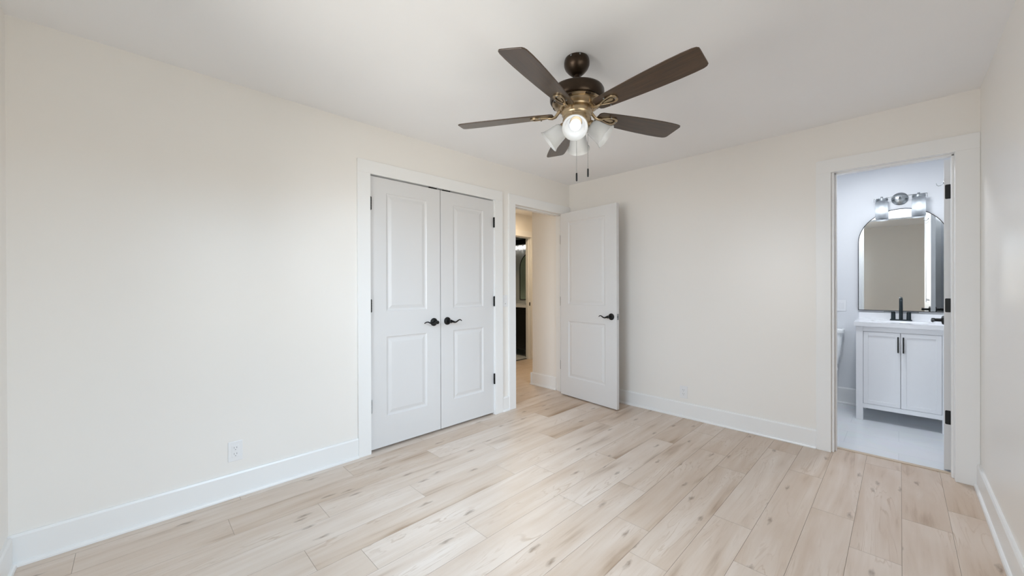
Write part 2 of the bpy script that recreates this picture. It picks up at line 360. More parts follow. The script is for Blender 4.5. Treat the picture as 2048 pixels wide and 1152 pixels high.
struct(boxes('wall_front', M_wall, [((0, Y0-TW, 0), (WF[0], Y0, H)), ((WF[1], Y0-TW, 0), (W, Y0, H)), ((WF[0], Y0-TW, 0), (WF[1], Y0, WF[2])), ((WF[0], Y0-TW, WF[3]), (WF[1], Y0, H))]))
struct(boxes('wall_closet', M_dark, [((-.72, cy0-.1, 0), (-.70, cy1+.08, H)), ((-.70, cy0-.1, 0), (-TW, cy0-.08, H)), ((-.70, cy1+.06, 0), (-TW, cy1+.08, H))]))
# closet wooden floor strip behind the doors
struct(boxes('floor_closet', M_wood, [((-.70, cy0-.08, -.05), (-.11, cy1+.06, 0))]))
# hall
struct(boxes('wall_hall_right', M_wall, [((-.50, -.091, 0), (-TW, .0, H)), ((-.50, 0, 0), (-.39, 2.5, H))]))
hy0, hy1 = .34, 1.113
struct(boxes('wall_hall_left', M_wall, [((-1.735, -1.05, 0), (-1.62, hy0, H)), ((-1.735, hy0, ZT+.013), (-1.62, hy1, H)), ((-1.735, hy1, 0), (-1.62, 2.5, H))]))
struct(boxes('wall_hall_front', M_wall, [((-1.62, -1.088+.04, 0), (-TW, -1.0, H))]))
struct(boxes('wall_hall_back', M_wall, [((-1.62, 2.5, 0), (-.39, 2.6, H))]))
# hall bathroom
struct(boxes('wall_hall_bathroom_back', M_bath, [((-3.1, 1.72, 0), (-1.735, 1.8, H))]))
struct(boxes('wall_hall_bathroom_front', M_teal, [((-3.1, -.95, 0), (-1.735, -.87, H))]))
struct(boxes('wall_hall_bathroom_left', M_teal, [((-3.18, -.95, 0), (-3.1, 1.8, H))]))
# en-suite bathroom
struct(boxes('wall_bathroom_back', M_bath, [((1.35, 1.58, 0), (X2, 1.66, H))]))
struct(boxes('wall_bathroom_left', M_bath, [((1.28, TW-.01, 0), (1.35, 1.66, H))]))
struct(boxes('wall_bathroom_right', M_bath, [((X2, TW-.01, 0), (X2+.08, 1.66, H))]))
struct(boxes('wall_bathroom_front', M_bath, [((1.35, TW-.01, 0), (bx0, TW+.002, H)), ((bx0, TW-.01, ZT+.013), (bx1, TW+.002, H)), ((bx1, TW-.01, 0), (X2, TW+.002, H))]))
struct(boxes('ground', M_ground, [((-8, -14, -.4), (14, Y0-TW-.3, -.35)), ((W+TW+.3, Y0-TW-.3, -.4), (14, 6, -.35))]))

# ------------------------------------------------------------------ baseboards (board with a small bevelled top and a shoe strip)
def base(name, p, q, nrm, h=.139):
    """p,q floor points on the wall face, nrm = direction into the room"""
    p, q, nv = Vector((*p, 0)), Vector((*q, 0)), Vector((*nrm, 0)); d = (q-p)
    prof = [(0, .0005), (.027, .0005), (.027, .008), (.0245, .015), (.019, .019), (.015, .020), (.015, h-.010), (.010, h), (0, h)]
    b = bmesh.new(); A = [b.verts.new(p+nv*a+Vector((0, 0, z))) for a, z in prof]; B = [b.verts.new(q+nv*a+Vector((0, 0, z))) for a, z in prof]
    n = len(prof)
    for k in range(n): b.faces.new([A[k], A[(k+1) % n], B[(k+1) % n], B[k]])
    b.faces.new(A); b.faces.new(B[::-1]); mb = MB(); mb.bm.free(); mb.bm = b
    return struct(mb.build(name, M_trim))
base('baseboard_left', (0, Y0), (0, -2.485), (1, 0))
base('baseboard_left', (0, -1.0815), (0, -.9952), (1, 0))
base('baseboard_back', (0.02, 0), (2.27, 0), (0, -1))
base('baseboard_right', (W, Y0), (W, -.0205), (-1, 0))
base('baseboard_front', (.027, Y0), (W-.027, Y0), (0, 1))
base('baseboard_hall_right', (-.50, -.091), (-TW-.001, -.091), (0, -1), .15)
base('baseboard_hall_right', (-.50, -.118), (-.50, 2.5), (-1, 0), .15)
base('baseboard_hall_left', (-1.62, 1.195), (-1.62, 2.5), (1, 0), .15)
base('baseboard_hall_left', (-1.62, -1.), (-1.62, .26), (1, 0), .15)
base('baseboard_bathroom_back', (1.35, 1.58), (X2, 1.58), (0, -1), .165)
base('baseboard_bathroom_left', (1.35, .12), (1.35, 1.55), (1, 0), .165)

# ------------------------------------------------------------------ door trims
CT = .020
def trim(name, bs): return struct(boxes(name, M_trim, bs, bevel=.0015))
# closet: casing, jambs, stop
trim('trim_1', [((0, -2.4849, 0), (CT, -2.3925, ZT)), ((0, -1.1805, 0), (CT, -1.0815, ZT)), ((0, -2.4849, ZT), (CT, -1.0815, ZC))])
trim('trim_2', [((-TW, cy0, 0), (0, -2.3900, ZT+.004)), ((-TW, -1.1845, 0), (0, cy1, ZT+.004)), ((-TW, cy0, ZT+.0035), (0, cy1, ZT+.013)),
    ((-.055, -2.390, 0), (-.040, -2.378, ZT)), ((-.055, -1.1965, 0), (-.040, -1.1845, ZT)), ((-.055, -2.39, ZT-.012), (-.040, -1.1845, ZT+.0035))])
# bedroom entry
trim('trim_3', [((0, -.9952, 0), (CT, -.9053, ZT)), ((0, -.1000, 0), (CT, -.012, ZT)), ((0, -.9952, ZT), (CT, -.012, ZC)),
                ((-TW-.018, -.9952, 0), (-TW, -.9053, ZT)), ((-TW-.018, -.9952, ZT), (-TW, -.1045, ZC))])
trim('trim_4', [((-TW, ey0, 0), (0, -.9035, ZT+.003)), ((-TW, -.1045, 0), (0, ey1, ZT+.003)), ((-TW, ey0, ZT+.003), (0, ey1, ZT+.013)),
    ((-.075, -.9035, 0), (-.042, -.8925, ZT)), ((-.075, -.1165, 0), (-.042, -.1045, ZT)), ((-.075, -.9035, ZT-.009), (-.042, -.1045, ZT+.003))])
# en-suite bathroom
trim('trim_5', [((2.27, -CT, 0), (2.3552, 0, ZT)), ((2.9460, -CT, 0), (W-.0005, 0, ZT)), ((2.27, -CT, ZT), (W-.0005, 0, ZC)),
                ((2.27, TW+.002, 0), (2.3552, TW+.018, ZT)), ((2.27, TW+.002, ZT), (3.04, TW+.018, ZC)), ((2.9600, TW+.002, 0), (3.04, TW+.018, ZT))])
trim('trim_6', [((bx0, 0, 0), (2.371, TW+.002, ZT+.003)), ((2.9445, 0, 0), (bx1, TW+.002, ZT+.003)), ((bx0, 0, ZT+.003), (bx1, TW+.002, ZT+.013)),
    ((2.371, .040, 0), (2.382, .078, ZT)), ((2.9335, .040, 0), (2.9445, .078, ZT)), ((2.371, .040, ZT-.009), (2.9445, .078, ZT+.003))])
struct(boxes('trim_7', mat('oak_threshold_strip', (.55, .44, .33), .4, noise=.05), [((2.372, .098, 0), (2.944, .135, .005))], bevel=.002))
# hall bathroom
trim('trim_8', [((-1.62, 1.105, 0), (-1.602, 1.195, ZT)), ((-1.62, .26, 0), (-1.602, .350, ZT)), ((-1.62, .26, ZT), (-1.602, 1.195, ZC))])
trim('trim_9', [((-1.735, 1.100, 0), (-1.62, hy1, ZT+.003)), ((-1.735, hy0, 0), (-1.62, .353, ZT+.003)), ((-1.735, hy0, ZT+.003), (-1.62, hy1, ZT+.013)),
    ((-1.70, 1.089, 0), (-1.66, 1.100, ZT)), ((-1.70, .353, ZT-.01), (-1.66, 1.1, ZT+.003))])
struct(boxes('trim_10', M_nickel, [((-1.735, .353, 0), (-1.70, 1.1, .004))]))
sp = boxes('strike_plate', M_black, [((-1.655, 1.0985, .895), (-1.632, 1.100, .950))])
tag(sp, 'small black strike plate on the white jamb of the hall bathroom doorway', 'strike plate')

# ------------------------------------------------------------------ windows (outside the picture, the front one is added for fill light)
def window(name, axis, a0, a1, z0, z1, wall):
    f = MB()
    def bx(a, b, za, zb, d0, d1):
        if axis == 'y': f.box((a, wall+d0, za), (b, wall+d1, zb))
        else: f.box((wall+d0, a, za), (wall+d1, b, zb))
    s = -1 if axis == 'y' else 1
    bx(a0, a0+.04, z0, z1, s*.03, s*.09); bx(a1-.04, a1, z0, z1, s*.03, s*.09); bx(a0+.04, a1-.04, z0, z0+.04, s*.03, s*.09); bx(a0+.04, a1-.04, z1-.04, z1, s*.03, s*.09)
    bx(a0+.04, a1-.04, (z0+z1)/2-.018, (z0+z1)/2+.018, s*.04, s*.08)
    fr = struct(f.build(name, M_trim, None, .002))
    f = MB()
    bx(a0+.04, a1-.04, z0+.04, z1-.04, s*.058, s*.062); f.build('window_pane', M_pane, fr)
    f = MB()
    for c in ((a0-.08, a0, z0-.08, z1+.08), (a1, a1+.08, z0-.08, z1+.08), (a0, a1, z1, z1+.08), (a0, a1, z0-.08, z0)):
        bx(*c, -s*.018, 0)
    bx(a0-.1, a1+.1, z0-.02, z0, -s*.04, -s*.018)
    f.build('window_casing', M_trim, fr, .002)
window('added_window_1', 'y', *WF, Y0); window('window_2', 'x', *WR, W)

# ------------------------------------------------------------------ doors
def door_leaf(w, h, t, panels):
    """leaf in local coords: x 0..w, z 0..h, faces at y=-t/2 and y=+t/2"""
    b = bmesh.new()
    xs = sorted({0, w, *[p[0] for p in panels], *[p[1] for p in panels]}); zs = sorted({0, h, *[p[2] for p in panels], *[p[3] for p in panels]})
    steps = [(0, 0), (.004, .0045), (.012, .0075), (.019, .0080), (.024, .0068), (.042, .0022), (.046, .0018)]
    for sgn in (-1, 1):
        y = sgn*t/2
        for i in range(len(xs)-1):
            for j in range(len(zs)-1):
                x0, x1, z0, z1 = xs[i], xs[i+1], zs[j], zs[j+1]
                if any(p[0] <= x0 and p[1] >= x1 and p[2] <= z0 and p[3] >= z1 for p in panels): continue
                vs = [b.verts.new((a, y, c)) for a, c in ((x0, z0), (x1, z0), (x1, z1), (x0, z1))]
                b.faces.new(vs if sgn < 0 else vs[::-1])
        for p in panels:
            rings = []
            for ins, dep in steps:
                yy = y-sgn*dep
                rings.append([b.verts.new((a, yy, c)) for a, c in ((p[0]+ins, p[2]+ins), (p[1]-ins, p[2]+ins), (p[1]-ins, p[3]-ins), (p[0]+ins, p[3]-ins))])
            for A, B in zip(rings, rings[1:]):
                for k in range(4): b.faces.new([A[k], A[(k+1) % 4], B[(k+1) % 4], B[k]])
            b.faces.new(rings[-1])
    for x in (0, w):
        b.faces.new([b.verts.new(c) for c in ((x, -t/2, 0), (x, t/2, 0), (x, t/2, h), (x, -t/2, h))])
    for z in (0, h):
        b.faces.new([b.verts.new(c) for c in ((0, -t/2, z), (w, -t/2, z), (w, t/2, z), (0, t/2, z))])
    bmesh.ops.remove_doubles(b, verts=b.verts, dist=1e-5)
    mb = MB(); mb.bm.free(); mb.bm = b; return mb
def lever(parent, x, y, z, sgn, dirx, material=None, parts=True, chrome=False):
    """rose on the face at y (outward normal sgn*y), lever pointing dirx along x"""
    mt = material or M_black; b = MB()
    T = Matrix.Translation((x, y, z)) @ Vector((0, sgn, 0)).to_track_quat('Z', 'Y').to_matrix().to_4x4()
    b.lathe([(0, 0), (.033, 0), (.033, .004), (.030, .009), (.020, .012), (.0125, .014), (.0115, .044), (.014, .048), (.014, .060), (.010, .063), (0, .063)], T, 32)
    pts = [(0, .054, .0), (.014, .055, -.001), (.028, .056, -.006), (.042, .056, -.010), (.056, .055, -.008), (.070, .054, .000), (.084, .053, .007), (.098, .051, .008), (.110, .049, .003), (.118, .047, -.003)]
    rr = [.0105, .0100, .0085, .0068, .0060, .0056, .0052, .0048, .0042, .0030]
    b.tube([(x+dirx*a, y+sgn*o, z+c) for a, o, c in pts], rr, 12)
    return b.build('lever_handle', mt, parent, 0, True)
def hinge(parent, x, y, z0, z1, r=.0062, leafdir=None, m=None, leaves=()):
    b = MB(); n = 5; g = .0006; dz = (z1-z0)/n
    for k in range(n): b.cyl((x, y, z0+k*dz+g), (x, y, z0+(k+1)*dz-g), r, 14)
    b.cyl((x, y, z0-.003), (x, y, z1+.003), r*.6, 12)
    for a, c in leaves: b.box(a, c)
    return b.build('hinge', m or M_black, parent, 0, True)

# --- closet doors: face flush with the wall, swing outward
DT = .035
def closet_door(name, y_hinge, w, sgn, label, hz, pale=None):
    # local x runs from hinge towards the gap. parent located on hinge side bottom
    root = empty(name, (-DT/2-.001, y_hinge, .018), PI/2 if sgn > 0 else -PI/2)
    struct(root); root['label'] = label
    pn = [(.124, w-.128, .222, .818), (.124, w-.128, 1.010, 1.895)]
    door_leaf(w, 2.002, DT, pn).build('door_leaf', M_door, root, 0, False)
    out = -DT/2 if sgn > 0 else DT/2          # local y of the bedroom side
    s = -1 if sgn > 0 else 1
    lever(root, w-.064, out, .902, s, -1)
    for k, (a, c) in enumerate(hz):
        hm = M_pale if pale == k else M_black
        h = hinge(root, -.0015, out+s*.0125, a-.014, c-.014, .0070, m=hm, leaves=[((-.0018, out-s*.02, a-.014), (-.0005, out+s*.010, c-.014))])
        if pale == k: h['label'] = 'bottom hinge with its glare put into a pale colour'
    b = MB(); b.box((w-.098, out-s*.022, 2.002), (w-.030, out-s*.0005, 2.0135)); b.build('ball_catch', M_black, root)
    return root
HZ = [(1.768, 1.860), (1.024, 1.114), (.288, .383)]
closet_door('door_1', -2.3865, .6025, 1, 'left white two-panel closet door with black lever', HZ, pale=2)
closet_door('door_2', -1.1880, .5900, -1, 'right white two-panel closet door with black lever', HZ)

# --- bedroom entry door, swung into the room
def entry_door():
    th = math.radians(-6.3)
    root = empty('door_3', (.030, -.2015+.018, .012), th); struct(root); root['label'] = 'open white two-panel bedroom door with black lever handle'
    w = .755
    pn = [(.118, .118+.500, .205, .820), (.118, .118+.500, 1.005, 1.905)]
    door_leaf(w, 2.010, DT, pn).build('door_leaf', M_door, root)
    lever(root, w-.062, -DT/2, .900, -1, -1); lever(root, w-.062, DT/2, .900, 1, -1)
    for a, c in ((1.675, 1.775), (.985, 1.085), (.270, .370)):
        hinge(root, -.010, DT/2+.003, a, c, .006, leaves=[((-.0105, -.012, a), (-.001, DT/2, c))])
    b = MB(); b.box((w-.0005, -.0125, .872), (w+.0015, .0125, .930)); lp = b.build('latch_plate', M_nickel, root, .0005)
    b = MB(); b.prism([(0, -.006), (.011, -.006), (.002, .007), (0, .007)], .892, .910, Matrix.Translation((w+.0015, 0, 0))); b.build('latch_bolt', M_nickel, root)
    return root
entry_door()

# --- bathroom door, swung into the bathroom
def bath_door():
    # local x along the leaf from the hinge; leaf runs to +y, its left face looks to -x
    root = empty('door_4', (2.9255, .142, .012), PI/2-math.radians(3.0)); struct(root); root['label'] = 'open white bathroom door seen on its hinge edge'
    w = .56
    pn = [(.11, w-.11, .205, .82), (.11, w-.11, 1.005, 1.905)]
    door_leaf(w, 2.012, .034, pn).build('door_leaf', M_door, root)
    lever(root, w-.060, .017, .940, 1, -1); lever(root, w-.060, -.017, .940, -1, -1)
    for a, c in ((1.757, 1.850), (1.022, 1.112), (.295, .385)):
        b = MB()
        out = [(-.011, a), (.0175, a), (.0175, c), (-.011, c)]
        # rounded-corner leaf let into the hinge edge of the door
        pts = []; r = .006
        for cx, cz, t0 in ((.0155-r, c-r, 0), (-.0125+r, c-r, 90), (-.0125+r, a+r, 180), (.0155-r, a+r, 270)):
            for q in range(5):
                t = math.radians(t0+q*22.5); pts.append((cx+r*math.cos(t), cz+r*math.sin(t)))
        T = Matrix(((0, 0, 1, -.0012), (-1, 0, 0, 0), (0, 1, 0, 0), (0, 0, 0, 1)))
        b.prism([(x, z) for x, z in pts], 0, .0014, T)
        n = 5; dz = (c-a)/n
        for k in range(n): b.cyl((-.0055, -.0205, a+k*dz+.0007), (-.0055, -.0205, a+(k+1)*dz-.0007), .0058, 12)
        b.build('hinge', M_black, root, 0, True)
    # robe hook near the top of the leaf
    b = MB(); x = w-.18
    b.lathe([(0, 0), (.012, 0), (.010, .004), (0, .005)], Matrix.Translation((x, .017, 1.935)) @ Vector((0, 1, 0)).to_track_quat('Z', 'Y').to_matrix().to_4x4(), 20)
    b.tube([(x, .019, 1.935), (x, .026, 1.920), (x, .034, 1.914), (x, .044, 1.914), (x, .051, 1.922), (x, .053, 1.936)], .0022, 8)
    b.build('robe_hook', M_nickel, root, 0, True)
    return root
bath_door()

# ------------------------------------------------------------------ outlets and switches
def wall_frame(o, nrm):   # local: x right, z up, +y... plate faces local -y
    pass
def outlet(loc, rz, label, s=1.0):
    r = empty('wall_outlet', loc, rz); tag(r, label, 'outlet')
    MB().box((-.035*s, -.0045, -.057*s), (.035*s, 0, .057*s)).build('cover_plate', M_plate, r, .0025)
    MB().box((-.017*s, -.0065, -.034*s), (.017*s, -.0045, .034*s)).build('receptacle', M_plate, r, .001)
    for dz in (-.0175, .0175):
        for dx in (-.0062, .0062): MB().box((dx-.0013, -.0068, dz-.0005), (dx+.0013, -.0064, dz+.0085)).build('socket_slot', M_slot, r)
        MB().cyl((0, -.0068, dz-.008), (0, -.0064, dz-.008), .0026, 12).build('socket_slot', M_slot, r)
    return r
outlet((.0, -3.197, .262), PI/2, 'white outlet low on the long bare left wall')
outlet((1.303, .0, .232), 0, 'white outlet above the baseboard between the bedroom door and the bathroom doorway')
def switch(loc, rz, label, gang=1):
    r = empty('light_switch', loc, rz); tag(r, label, 'light switch')
    w = .035+.023*(gang-1)
    MB().box((-w, -.0045, -.057), (w, 0, .057)).build('cover_plate', M_plate, r, .0025)
    for g in range(gang):
        x = (g-(gang-1)/2)*.046
        b = MB(); T = Matrix.Translation((x, -.0045, 0)) @ Matrix.Rotation(math.radians(4), 4, 'X')
        b.box((-.0165, -.003, -.033), (.0165, .0015, .033), T); b.build('rocker', M_plate, r, .001)
        if gang == 1:
            MB().box((x-.004, -.0082, -.030), (x+.004, -.0052, -.024)).build('indicator', M_slot, r)
    return r
switch((0, -1.038, 1.072), PI/2, 'white light switch between the closet casing and the bedroom doorway')
switch((2.262, 1.58, 1.005), 0, 'white double switch plate above the toilet tank', 2)

# ------------------------------------------------------------------ ceiling fan
HX, HY = 1.530, -1.973
fan = empty('ceiling_fan', (HX, HY, H)); tag(fan, 'dark bronze ceiling fan with five blades and four frosted glass lamps', 'ceiling fan')
def z(v): return v-H
b = MB(); b.lathe([(0, z(2.387)), (.060, z(2.387)), (.0635, z(2.380)), (.0655, z(2.368)), (.0650, z(2.352)), (.058, z(2.335)), (.046, z(2.320)), (.034, z(2.309)), (.026, z(2.303)), (0, z(2.303))])
can = b.build('canopy', M_bronze, fan, 0, True)
for a in (285, 325):
    t = math.radians(a-5); MB().cyl((.060*math.cos(t), .060*math.sin(t), z(2.376)), (.0665*math.cos(t), .0665*math.sin(t), z(2.376)), .0045, 12).build('canopy_screw', M_nickel, can, 0, True)
b = MB(); b.cyl((0, 0, z(2.306)), (0, 0, z(2.236)), .0135, 20); b.lathe([(0, z(2.262)), (.022, z(2.262)), (.024, z(2.250)), (.030, z(2.240)), (.030, z(2.232)), (0, z(2.232))])
b.build('downrod', M_bronze, fan, 0, True)
b = MB(); b.lathe([(0, z(2.234)), (.050, z(2.234)), (.120, z(2.229)), (.134, z(2.222)), (.139, z(2.212)), (.139, z(2.172)), (.134, z(2.164)), (.128, z(2.162)), (0, z(2.162))], n=56)
mh = b.build('motor_housing', M_bronze, fan, 0, True)
b = MB(); b.lathe([(0, z(2.163)), (.124, z(2.163)), (.127, z(2.158)), (.122, z(2.153)), (.116, z(2.150)), (.118, z(2.145)), (.112, z(2.139)), (.098, z(2.135)), (.090, z(2.131)), (.088, z(2.124)), (0, z(2.124))], n=56)
vr = b.build('vent_ring', M_brass, fan, 0, True)
for k in range(8):
    a = 2*PI*k/8+.3; T = Matrix.Rotation(a, 4, 'Z'); MB().box((.108, -.014, z(2.1575)), (.1272, .014, z(2.1505)), T).build('vent_slot', M_bronze, vr)
b = MB(); b.lathe([(0, z(2.126)), (.074, z(2.126)), (.077, z(2.120)), (.077, z(2.098)), (.074, z(2.092)), (.070, z(2.088)), (.070, z(2.080)), (.0735, z(2.074)), (.0735, z(2.050)), (.068, z(2.036)), (.054, z(2.022)), (.036, z(2.013)), (.018, z(2.009)), (.010, z(2.000)), (0, z(1.998))], n=48)
b.build('switch_housing', M_brass, fan, 0, True)

# blades
def blade_outline():
    up = [(.122, .026), (.127, .036), (.140, .0425), (.20, .0490), (.26, .0535), (.34, .0590), (.43, .0635), (.52, .0660), (.58, .0655), (.618, .0630), (.632, .0585), (.640, .0500), (.6415, .0400)]
    lo = [(.6480, -.0400), (.6475, -.050), (.640, -.0585), (.622, -.0630), (.58, -.0655), (.52, -.0660), (.43, -.0635), (.34, -.0590), (.26, -.0535), (.20, -.0490), (.140, -.0425), (.127, -.036), (.122, -.026)]
    return up+lo
def make_blade(phi, first):
    a = math.radians(phi)
    if first is None:
        bl = MB().prism(blade_outline(), -.003, .003).build('blade', M_blade, fan, .0018)
        # decorative cast iron holding the blade from below: neck, open shield-shaped loop, centre rib
        b = MB(); zc = -.0075
        b.tube([(.060, 0, .030), (.085, 0, .026), (.100, .0, .008), (.112, 0, -.006), (.128, 0, -.011), (.150, 0, -.008)], [.010, .009, .008, .008, .008, .007], 12, flat=1.0)
        def shield(s, x0=.142, x1=.246, w=.036):
            m = (x0+x1)/2; out = []
            for k in range(28):
                t = 2*PI*k/28; c, sn = math.cos(t), math.sin(t)
                x = m+c*(x1-x0)/2*s; wy = w*(.62+.38*c)
                out.append((x, wy*s*math.copysign(abs(sn)**.8, sn)))
            return out
        b.ringprism(shield(1), shield(.70), -.0105, -.0035)
        b.prism([(.170, -.004), (.214, -.010), (.224, 0), (.214, .010), (.170, .004)], -.0085, -.0035)
        b.build('blade_iron', M_brass, bl, .001, True)
        for x, y in ((.238, 0), (.192, .029), (.192, -.029)): MB().cyl((x, y, -.0125), (x, y, -.009), .0045, 12).build('blade_screw', M_nickel, bl, 0, True)
    else:
        bl = first.copy(); COL.objects.link(bl); bl.parent = fan
        for ch in first.children: c = ch.copy(); COL.objects.link(c); c.parent = bl
    bl.matrix_basis = Matrix.Translation((0, 0, 2.105-H)) @ Matrix.Rotation(a, 4, 'Z') @ Matrix.Rotation(math.radians(-12), 4, 'X')
    return bl
first = None
for ph in (67, 139, 211, 283, 355):
    o = make_blade(ph, first); first = first or o
# lamps
def make_lamp(phi, first):
    a = math.radians(phi); tilt = math.radians(38)
    ax = Vector((math.cos(a)*math.cos(tilt), math.sin(a)*math.cos(tilt), -math.sin(tilt)))
    neck = Vector((.052*math.cos(a), .052*math.sin(a), 2.046-H))
    T = Matrix.Translation(neck) @ ax.to_track_quat('Z', 'Y').to_matrix().to_4x4()
    if first is None:
        prof_o = [(.026, .022), (.034, .026), (.040, .036), (.0435, .052), (.0465, .072), (.0500, .092), (.0540, .108), (.0600, .118), (.0622, .121)]
        prof_i = [(.0600, .1225), (.0515, .1095), (.0475, .093), (.0440, .072), (.0410, .052), (.0375, .038), (.032, .030), (.024, .026)]
        sh = MB().lathe(prof_o+prof_i+[prof_o[0]], None, 44).build('lamp_shade', M_shade, fan, 0, True)
        MB().lathe([(0, -.012), (.020, -.012), (.0235, .0), (.0285, .010), (.0305, .020), (.0305, .030), (.0, .030)], None, 28).build('lamp_socket', M_brass, sh, 0, True)
        # LED bulb
        prof = [(0, .030), (.013, .030), (.014, .046)]
        for k in range(1, 13):
            t = -60+k*150/12; t = math.radians(t); prof.append((.0275*math.cos(t), .072+.0275*math.sin(t)))
        prof[-1] = (0, .0995)
        MB().lathe(prof, None, 20).build('bulb', M_bulb, sh, 0, True)
    else:
        sh = first.copy(); COL.objects.link(sh); sh.parent = fan
        for ch in first.children: c = ch.copy(); COL.objects.link(c); c.parent = sh
    sh.matrix_basis = T
    l = bpy.data.lights.new('lamp_beam', 'SPOT'); l.energy = SPOT_FAN; l.color = (.72, .86, 1.0); l.spot_size = math.radians(120); l.spot_blend = .9; l.shadow_soft_size = .02
    lo = bpy.data.objects.new('lamp_beam', l); COL.objects.link(lo); lo.parent = fan
    lo.matrix_basis = Matrix.Translation(neck+ax*.103) @ (-ax).to_track_quat('Z', 'Y').to_matrix().to_4x4()
    return sh
first = None
for ph in (302, 212, 32, 122):
    o = make_lamp(ph, first); first = first or o
# pull chains
for (dx, dy, ztop, zf) in ((0.0, -.004, 2.000, 1.797), (.040, .040, 2.055, 1.820)):
    b = MB(); b.cyl((dx, dy, z(ztop)), (dx, dy, z(zf)), .0009, 8); n = int((ztop-zf)/.006)
    for k in range(n):
        c = ztop-k*.006; b.lathe([(0, z(c)+.0016), (.0014, z(c)), (0, z(c)-.0016)], Matrix.Translation((dx, dy, 0)), 8)
    ch = b.build('pull_chain', M_nickel, fan, 0, True)
    b = MB(); b.lathe([(0, z(zf)), (.0038, z(zf)-.001), (.0046, z(zf)-.010), (.0046, z(zf)-.036), (.0036, z(zf)-.043), (0, z(zf)-.044)], Matrix.Translation((dx, dy, 0)), 16)
    b.build('pull_fob', M_black, ch, 0, True)

# ------------------------------------------------------------------ en-suite bathroom furniture
VX0, VX1, VY0, VY1 = 2.425, 2.997, 1.060, 1.552
def vanity(name, loc, x1, depth, h, label, mc, pull_m, kind='white'):
    r = empty(name, loc); tag(r, label, 'vanity')
    lw = .048
    b = MB(); b.box((lw, .022, .16), (x1-lw, depth, h-.002)).box((0, .030, .16), (lw, depth-.03, h-.002)).box((x1-lw, .030, .16), (x1, depth-.03, h-.002)); b.build('cabinet_body', mc, r, .001)
    MB().box((lw, .002, h-.045), (x1-lw, .022, h)).build('face_rail', mc, r, .001); MB().box((lw, .002, .112), (x1-lw, .022, .150)).build('face_rail', mc, r, .001)
    for lx in (0, x1-lw):
        for ly in (0, depth-.045): MB().box((lx, ly, 0), (lx+lw, ly+.045, h)).build('leg', mc, r, .0015)
    mid = x1/2; g = .0016
    for (a, c, hx) in ((lw+.002, mid-g, mid-.016), (mid+g, x1-lw-.002, mid+.016)):
        z0_, z1_ = .153, h-.048
        b = MB(); rail = .032
        b.box((a, .003, z0_), (a+rail, .021, z1_)).box((c-rail, .003, z0_), (c, .021, z1_)).box((a+rail, .003, z0_), (c-rail, .021, z0_+rail)).box((a+rail, .003, z1_-rail), (c-rail, .021, z1_)).box((a+rail, .008, z0_+rail), (c-rail, .021, z1_-rail))
        d = b.build('cabinet_door', mc, r, .0008)
        b = MB(); zt_ = z1_-.030
        b.box((hx-.0045, -.026, zt_-.135), (hx+.0045, -.018, zt_)).box((hx-.0045, -.018, zt_-.012), (hx+.0045, .003, zt_-.004)).box((hx-.0045, -.018, zt_-.131), (hx+.0045, .003, zt_-.123))
        b.build('pull_handle', pull_m, d, .0008)
    return r
vanity('bathroom_vanity', (VX0, VY0, 0), VX1-VX0, VY1-VY0, .845, 'white two-door bathroom vanity with black bar pulls and open legs', M_van, M_black)
def countertop(name, x0, x1, y0, y1, z0, z1, bs, label):
    """slab with an oval basin sunk into it and a low backsplash"""
    cx, cy, rx, ry, dep = (x0+x1)/2, (y0+y1)/2-.02, (x1-x0)*.33, (y1-y0)*.27, .031
    n = 40; bm = bmesh.new()
    def ring(sx, zz): return [bm.verts.new((cx+rx*sx*math.cos(2*PI*k/n), cy+ry*sx*math.sin(2*PI*k/n), zz)) for k in range(n)]
    def sq(zz):
        o = []
        for k in range(n):
            a = 2*PI*k/n; c, s_ = math.cos(a), math.sin(a); m_ = 1/max(abs(c), abs(s_)); u, v = c*m_, s_*m_
            o.append(bm.verts.new((cx+(x1-cx)*u, (cy+(y1-cy)*v) if v > 0 else cy+(cy-y0)*v, zz)))
        return o
    rs = [sq(z0), sq(z1-.004), sq(z1), ring(1.06, z1), ring(1.0, z1-.004), ring(.93, z1-.018), ring(.75, z1-.027), ring(.45, z1-dep), ring(.10, z1-dep-.002)]
    for A, B in zip(rs, rs[1:]):
        for k in range(n): bm.faces.new([A[k], A[(k+1) % n], B[(k+1) % n], B[k]])
    bm.faces.new(rs[-1])
    bm.faces.new(rs[0][::-1])
    mb = MB(); mb.bm.free(); mb.bm = bm
    if bs: mb.box((x0+.006, y1-.022, z1), (x1-.006, y1, bs))
    o = mb.build(name, M_counter); tag(o, label, 'countertop'); return o
countertop('vanity_countertop', VX0-.014, VX1+.014, VY0-.014, 1.578, .8455, .882, .945, 'white moulded vanity top with basin and low backsplash under the arched mirror')

def faucet(x, y, zc, label, m):
    r = empty('faucet', (x, y, zc)); tag(r, label, 'faucet')
    MB().prism([(-.073, -.022), (-.065, -.026), (.065, -.026), (.073, -.022), (.073, .022), (.065, .026), (-.065, .026), (-.073, .022)], 0, .012).build('base_plate', m, r, .002)
    b = MB(); b.cyl((0, 0, .012), (0, 0, .165), .0135, 24, .0125)
    pts = [(0, 0, .160), (0, -.002, .180), (0, -.012, .198), (0, -.030, .206), (0, -.052, .204), (0, -.070, .192), (0, -.080, .172), (0, -.082, .150)]
    b.tube(pts, [.0125, .0125, .0125, .0125, .0125, .0122, .012, .012], 16, up=(1, 0, 0)); b.build('spout', m, r, 0, True)
    for s in (-1, 1):
        b = MB(); b.cyl((s*.051, 0, .012), (s*.051, 0, .078), .0160, 22, .0150)
        h = b.build('handle_base', m, r, 0, True)
        b = MB(); b.box((min(s*.040, s*.115), -.006, .078), (max(s*.040, s*.115), .006, .084)); b.build('lever', m, h, .001)
    return r
